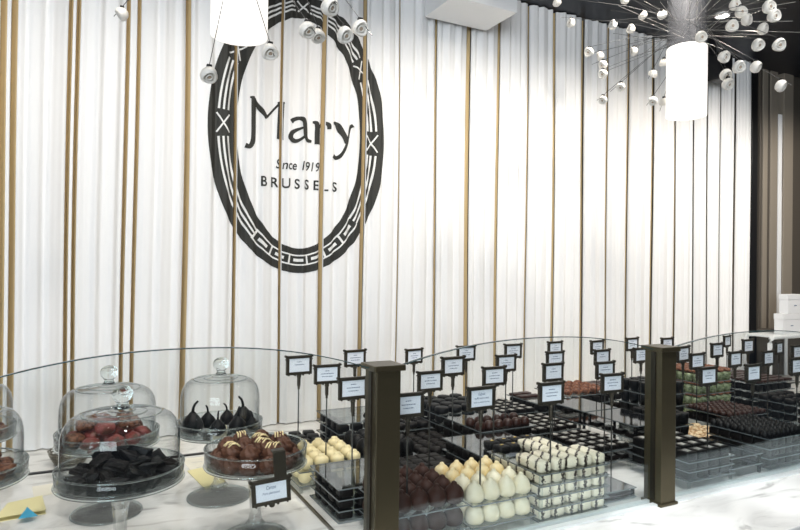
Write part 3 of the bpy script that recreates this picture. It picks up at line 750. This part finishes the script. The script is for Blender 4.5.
# nut chocolates of the left stands
for pp,lab in((pl,'front'),(pl2,'rear')):
    for n,rad,z in((11,.066,0),(5,.034,0),(6,.046,.018)):
        for i in range(n):
            a=2*PI*i/n+z*30
            put('cluster',(pp.x+rad*math.cos(a),pp.y+rad*math.sin(a),1.0445+z),R.uniform(0,6),.95,'roasted nut cluster under the %s dome at the left edge'%lab,'chocolate','nut clusters under the %s left dome'%lab)
# rosettes
for n,rad,z,ph in((12,.067,0,.1),(6,.034,0,.5),(1,0,.0,0),(8,.052,.019,.35),(3,.020,.020,1)):
    for i in range(n):
        a=2*PI*i/n+ph
        dzl=z>.01 and i%2==0
        put('rosette_dz' if dzl else 'rosette',(pd.x+rad*math.cos(a),pd.y+rad*math.sin(a),1.0405+z),R.uniform(0,6),.88,
            'brown rosette truffle with pale drizzle in the open glass dish' if dzl else 'plain brown rosette truffle in the open glass dish','chocolate','drizzled rosettes' if dzl else 'plain rosettes')
# clip sign on the dish
ps=aty(271,491,pd.y-.100)
t=thing('clip_sign','bronze clip-on price sign hooked over the rim of the open glass dish','sign',(ps.x,ps.y,ps.z),-.18)
t.rotation_euler=(0,math.radians(-4),-.05)
for nm,me in(('frame',me_frame),('card',me_card)):
    o=bpy.data.objects.new(nm,me);COL.objects.link(o);o.parent=t;o.scale=(1.06,1,.98)
    if nm=='card':
        q=bpy.data.objects.new('printing',me_txt['car']);COL.objects.link(q);q.parent=o
bm=bmesh.new();box(bm,.006,.028,-.004,-.001,.020,.066,bev=.0008);box(bm,.006,.028,-.001,.016,.064,.067,bev=.0008)
link('hook',bm,m_sign,t)
# silver basket & papers
pbk=atz(70,456,.915)
t=thing('silver_dish','round silver openwork dish half hidden behind the left domes','dish',(pbk.x,pbk.y,.9))
bm=bmesh.new();n=40
for z,r in((.003,.036),(.010,.040),(.017,.044),(.024,.047),(.031,.049)):
    tube(bm,[((r+.0012*math.sin(9*2*PI*i/n))*math.cos(2*PI*i/n),(r+.0012*math.sin(9*2*PI*i/n))*math.sin(2*PI*i/n),z+.001*math.cos(12*2*PI*i/n)) for i in range(n+1)],.0024,6,False)
for i in range(16):
    a=2*PI*i/16;tube(bm,[(.036*math.cos(a),.036*math.sin(a),.003),(.049*math.cos(a),.049*math.sin(a),.031)],.0014,5)
link('wire_wall',bm,m_silver,t);link('base',lathe([(0,0),(.036,0),(.036,.002),(0,.002)],32),m_silver,t)
def card(name,lab,cat,quad,z,m,lines=0):
    """flat card on the counter, quad in photo pixels at height z -> real corner points"""
    pts=[atz(x,y,z) for x,y in quad];c=sum(pts,Vector())/4
    bm=bmesh.new();a=[bm.verts.new((p.x-c.x,p.y-c.y,0)) for p in pts];b=[bm.verts.new((p.x-c.x,p.y-c.y,.0009)) for p in pts]
    bm.faces.new(a);bm.faces.new(b[::-1])
    for i in range(4):bm.faces.new((a[i],a[(i+1)%4],b[(i+1)%4],b[i]))
    bmesh.ops.recalc_face_normals(bm,faces=bm.faces)
    o=link(name,bm,m,None,loc=(c.x,c.y,z));tag(o,lab,cat)
    if lines:
        bm=bmesh.new();P4=[p-c for p in pts]
        for k in range(lines):
            v=.2+.6*k/max(1,lines-1)
            l=P4[0].lerp(P4[3],v);r=P4[1].lerp(P4[2],v);d=(P4[3]-P4[0]).normalized()*.0014
            s0=l.lerp(r,.15);s1=l.lerp(r,.55+.2*(k%2))
            bm.faces.new([bm.verts.new((q.x,q.y,.0012)) for q in(s0,s1,s1+d,s0+d)])
        link('printing',bm,m_ink,o)
    return o
card('note_card','cream note card lying between the open dish and the right hand cake stand','card',[(181,459),(222,455),(246,474),(204,487)],.9,m_paper,4)
card('yellow_label','yellow label lying under the right hand cake stand edge','card',[(187,471),(207,467),(226,482),(205,489)],.9012,m_yellow)
card('note_card','white note card lying by the curtain at far left','card',[(18,437),(38,434),(40,446),(16,450)],.899,m_paper,3)
card('note_card','white note card by the curtain left of the silver dish','card',[(40,434),(62,431),(62,440),(42,445)],.899,m_paper,3)
card('note_card','white note card between the left domes on the marble','card',[(32,487),(62,482),(62,492),(34,498)],.9,m_paper,0)
card('note_card','small yellow edged card behind the open dish','card',[(222,441),(250,438),(256,444),(228,448)],.9,m_yellow,0)
# folded yellow leaflet with blue corner, bottom left
p0=atz(-6,523,.9);p1=atz(46,514,.9);p2=atz(42,500,.9);p3=atz(8,508,.9)
t=thing('folded_leaflet','folded yellow paper leaflet with a blue corner, bottom left on the marble','paper',((p0.x+p1.x)/2,(p0.y+p2.y)/2,.9))
c=t.location
def leaf(name,pts,m,lab=None):
    bm=bmesh.new();vs=[bm.verts.new((p.x-c.x,p.y-c.y,z-.9)) for p,z in pts];f=bm.faces.new(vs)
    r=bmesh.ops.extrude_face_region(bm,geom=[f]);
    for v in r['geom']:
        if isinstance(v,bmesh.types.BMVert):v.co.z+=.0007
    bmesh.ops.recalc_face_normals(bm,faces=bm.faces)
    o=link(name,bm,m,t)
    if lab:o['label']=lab
leaf('top_sheet',[(p0,.908),(p1,.9085),(p2,.9095),(p3,.910)],m_yellow)
leaf('under_sheet',[(p0,.9002),(p1,.9002),(p2,.9002),(p3,.9002)],m_yellow)
leaf('blue_corner',[(atz(18,518,.912),.9098),(atz(38,515,.912),.9098),(atz(27,507,.912),.9118),(atz(26,509,.912),.9116)],m_blue,'blue triangular corner')
# ---------------------------------------------------------------- pendant lamps with porcelain blossoms
def blossom_meshes():
    out=[]
    for s in range(3):
        a=.7+.15*s
        def fn(an,z): return 1+.06*math.cos(3*an+s)
        bm=lathe([(0,-.013),(.006,-.0125),(.0115,-.009),(.0148,-.002),(.0150,.004),(.0125,.0085),(.0105,.009),(.0085,.005),(.006,.002),(0,.001)],20,fn=fn)
        # inner petals
        lathe([(.0045,.001),(.0065,.006),(.0055,.0085),(.0035,.006)],12,bm=bm,fn=fn)
        out.append(mk('blossom',bm,m_cer))
        for p in out[-1].polygons:p.use_smooth=True
    return out
me_bl=blossom_meshes()
me_heart=mk('heart',lathe([(0,.0035),(.0036,.003),(.0036,.0062),(0,.007)],10),m_cerb)
bmc=bx(-.0045,.0045,-.0035,.0035,.0,.006,bev=.001);me_clip=mk('clip',bmc,m_clip)
def chandelier(x,y,lab,blos,wires_extra,seed,zc=2.13):
    R=random.Random(seed)
    t=thing('pendant_lamp',lab,'lamp',(x,y,2.468))
    z0=-2.468
    link('tube',lathe([(.058,0),(.058,2.115+z0)],40),m_tube,t,smooth=True)
    link('lamp_shade',lathe([(0,1.896+z0),(.05,1.896+z0),(.0595,1.898+z0),(.0600,2.112+z0)],48),m_lamp,t,smooth=False)
    link('top_cap',lathe([(.0598,2.1125+z0),(.05,2.117+z0),(0,2.117+z0)],48),m_white,t)
    A=Vector((0,0,zc+z0+.03))
    for (px,py,d,big) in blos:
        # d: distance along the view ray
        p=C0+ray(px,py)*d-Vector((x,y,2.468))
        dirv=(p-A).normalized()
        o=bpy.data.objects.new('blossom',R.choice(me_bl));COL.objects.link(o);o.parent=t;o.location=p
        # open side roughly faces away from the lamp and down
        q=(dirv+Vector((R.uniform(-.5,.5),-.5+R.uniform(-.4,.2),-.1))).normalized()
        o.rotation_mode='QUATERNION';o.rotation_quaternion=q.to_track_quat('Z','Y');o.scale=(big,)*3
        h=bpy.data.objects.new('heart',me_heart);COL.objects.link(h);h.parent=o
        k=bpy.data.objects.new('clip',me_clip);COL.objects.link(k);k.parent=t;k.location=p+Vector((0,0,.0125*big));k.scale=(big,)*3
        k.name='clip'
        bm=bmesh.new();s=A+Vector((R.uniform(-.05,.05),R.uniform(-.05,.05),R.uniform(-.02,.05)))
        end=p+Vector((0,0,.016*big));mid=s.lerp(end,.5)+Vector((0,0,.012))
        tube(bm,[s,mid,end,end+(end-mid).normalized()*R.uniform(.01,.05)],.0008,5);link('wire',bm,m_wire,t)
    for k in range(wires_extra):
        bm=bmesh.new();a=R.uniform(0,2*PI);e=R.uniform(-.15,.9);l=R.uniform(.12,.34)
        d=Vector((math.cos(a)*math.cos(e),math.sin(a)*math.cos(e),math.sin(e)))
        s=A+Vector((R.uniform(-.04,.04),R.uniform(-.04,.04),R.uniform(-.03,.05)));en=s+d*l
        if en.z>-.005:en=s+(en-s)*((-.005-s.z)/(en.z-s.z))
        tube(bm,[s,en],.0007,4);link('wire',bm,m_wirel if k%3==0 else m_wire,t)
rb=[(557,2),(571,23),(613,25),(631,29),(643,15),(662,15),(589,52),(600,56),(603,65),(603,74),(634,51),(664,63),(653,74),(621,87),(603,100),(653,101),(664,102),(701,37),(724,57),(726,75),(728,84),(739,67),(756,67),(781,86),(758,45),(779,45),(763,29),(732,26),(747,20),(735,5),(741,12),(769,7),(774,16),(625,0)]
RR=random.Random(3);bl=[]
for px,py in rb:
    far=px<670
    d=RR.uniform(1.95,2.12) if far else RR.uniform(1.62,1.80)
    if px in(774,769):d=1.6
    bl.append((px,py,d,1.0 if far else 1.12))
chandelier(1.693,1.324,'white cylinder pendant lamp bristling with porcelain blossoms, at right',bl,60,11)
lb=[(122,14,1.40,1),(209,75,1.2,1.1),(270,52,1.25,1.12),(307,30,1.22,1.1),(318,36,1.32,1.05),(330,7,1.15,1.15),(345,35,1.22,1.12),(360,28,1.24,1.1)]
chandelier(.296,1.34,'white cylinder pendant lamp with porcelain blossoms, cut by the top edge at left',lb,24,12)
t=thing('ceiling_light','small round white downlight in the black ceiling','lamp',(0,0,0))
p=atz(722,15,2.468);t.location=p
link('lens',lathe([(0,-.006),(.022,-.006),(.026,-.001),(.026,0),(0,0)],28),m_down,t)
link('trim_ring',lathe([(.0265,0),(.0265,-.006),(.031,-.004),(.031,0)],28),m_white,t)
# black loudspeaker fixed near curtain
p=aty(721,68,1.86)
t=thing('loudspeaker','small black loudspeaker box behind the right lamp blossoms','speaker',(p.x,p.y,p.z))
link('cabinet',bx(-.045,.045,-.03,.04,-.062,.062,bev=.012),m_blackp,t,smooth=False)
link('bracket',bx(-.008,.008,.03,.06,.04,2.468-p.z),m_blackp,t)
# ---------------------------------------------------------------- white stand with boxes at the right
ya=1.76
a=aty(770,337,ya);b2=aty(812,337,ya)
t=thing('white_stand','white bent-leg stand on the counter carrying stacked white boxes','stand',((a.x+b2.x)/2,ya,.9))
hx=(b2.x-a.x)/2;hh=a.z-.9
bm=bmesh.new();tube(bm,[(-hx,0,0),(-hx,0,hh-.03),(-hx+.006,0,hh-.012),(-hx+.025,0,hh-.003),(hx-.025,0,hh-.003),(hx-.006,0,hh-.012),(hx,0,hh-.03),(hx,0,0)],.010,10);link('front_frame',bm,m_white,t,smooth=True)
bm=bmesh.new();tube(bm,[(-hx,.125,0),(-hx,.125,hh-.03),(-hx+.025,.125,hh-.003),(hx-.025,.125,hh-.003),(hx,.125,hh-.03),(hx,.125,0)],.008,10);link('rear_frame',bm,m_white,t,smooth=True)
link('shelf',bx(-hx+.01,hx-.01,.0105,.1165,hh-.004,hh+.004),m_white,t)
def boxthing(px0,px1,pyb,h,yy,zb,lab):
    p=aty(px0,pyb,yy);q=aty(px1,pyb,yy);w=(q.x-p.x)
    t=thing('gift_box',lab,'box',((p.x+q.x)/2,yy+.045,zb))
    link('body',bx(-w/2,w/2,-.045,-.002,0,h*.72,bev=.002),m_white,t)
    link('lid',bx(-w/2-.0015,w/2+.0015,-.0465,-.0005,h*.72,h,bev=.002),m_white,t)
    bm=bmesh.new()
    for k in range(3):box(bm,-.012+.007*k,-.0070+.007*k,-.0475,-.0465,h*.40,h*.44)
    for v in bm.verts:v.co.y+=.001
    link('logo_print',bm,m_ink,t)
boxthing(783,801,335,.098,ya+.015,.9+hh+.0045,'lower white box with small dark print on the white stand')
boxthing(788,803,313,.092,ya+.015,.9+hh+.103,'upper white box with small dark print on the white stand')
bm=lump(.040,1.2,.7,1,.5,3,4,3);p=atz(788,374,.9);o=link('tissue_paper',bm,m_paper,None,smooth=False,loc=(p.x,min(p.y,1.70),.9));tag(o,'crumpled white tissue paper under the white stand','paper')
# ---------------------------------------------------------------- lights
def spot(x,y,z,tx,ty,tz,e,ang,col=(1,.93,.84),blend=.7,r=.03):
    l=bpy.data.lights.new('spot','SPOT');l.energy=e;l.spot_size=math.radians(ang);l.spot_blend=blend;l.color=col;l.shadow_soft_size=r
    o=bpy.data.objects.new('spot_lamp',l);COL.objects.link(o);o.location=(x,y,z)
    o.rotation_euler=(Vector((tx,ty,tz))-Vector((x,y,z))).to_track_quat('-Z','Y').to_euler()
for x in (-.7,-.25,.2,.65,1.1,1.55,2.0,2.45,2.85):
    spot(x,1.20,2.44,x,1.97,1.30,(12 if x<.5 else 17 if x<.9 else 25),98,col=(1,.925,.83),blend=.9)
for x in (-.1,.5,1.1,1.7,2.3):
    spot(x,.75,2.44,x,1.15,.9,20,60,col=(1,.96,.92),r=.02)
for x in(.2,1.0,1.8):
    spot(x,.35,2.44,x+.1,.95,.9,16,60,col=(.94,.97,1),r=.04)
for x in(.9,1.25,1.6,1.95):
    spot(x,.45,2.44,x,.83,.9,38,24,col=(.93,.97,1),r=.03,blend=.5)  # unseen narrow spots added to brighten the front marble
spot(3.4,1.0,2.44,3.35,2.0,1.5,30,70,col=(1,.93,.84))  # unseen spot added to brighten the right hand wall
spot(1.35,.45,2.42,1.75,1.33,2.2,9,70,col=(1,.97,.93),r=.05)  # unseen spot added to brighten the right lamp's blossoms
spot(.1,.45,2.42,.32,1.33,2.2,5,70,col=(1,.97,.93),r=.05)  # the same added spot for the left lamp's blossoms
# unseen fill light added behind the camera as daylight from the shop front
l=bpy.data.lights.new('daylight_fill','AREA');l.shape='RECTANGLE';l.size=2.2;l.size_y=1.6;l.energy=125;l.color=(.86,.93,1)
o=bpy.data.objects.new('daylight_fill',l);COL.objects.link(o);o.location=(-1.7,-2.4,1.75);o.rotation_euler=(Vector((1.4,1.9,1.5))-Vector((-1.7,-2.4,1.75))).to_track_quat('-Z','Y').to_euler()
w=bpy.data.worlds.new('world');S.world=w;w.use_nodes=True
w.node_tree.nodes['Background'].inputs[0].default_value=(.75,.85,1,1);w.node_tree.nodes['Background'].inputs[1].default_value=.045
S.view_settings.view_transform='Standard';S.view_settings.look='None';S.view_settings.gamma=1;S.view_settings.exposure=0
try:S.view_settings.use_curve_mapping=False
except Exception:pass
S.cycles.transparent_max_bounces=40;S.cycles.max_bounces=14;S.cycles.transmission_bounces=12
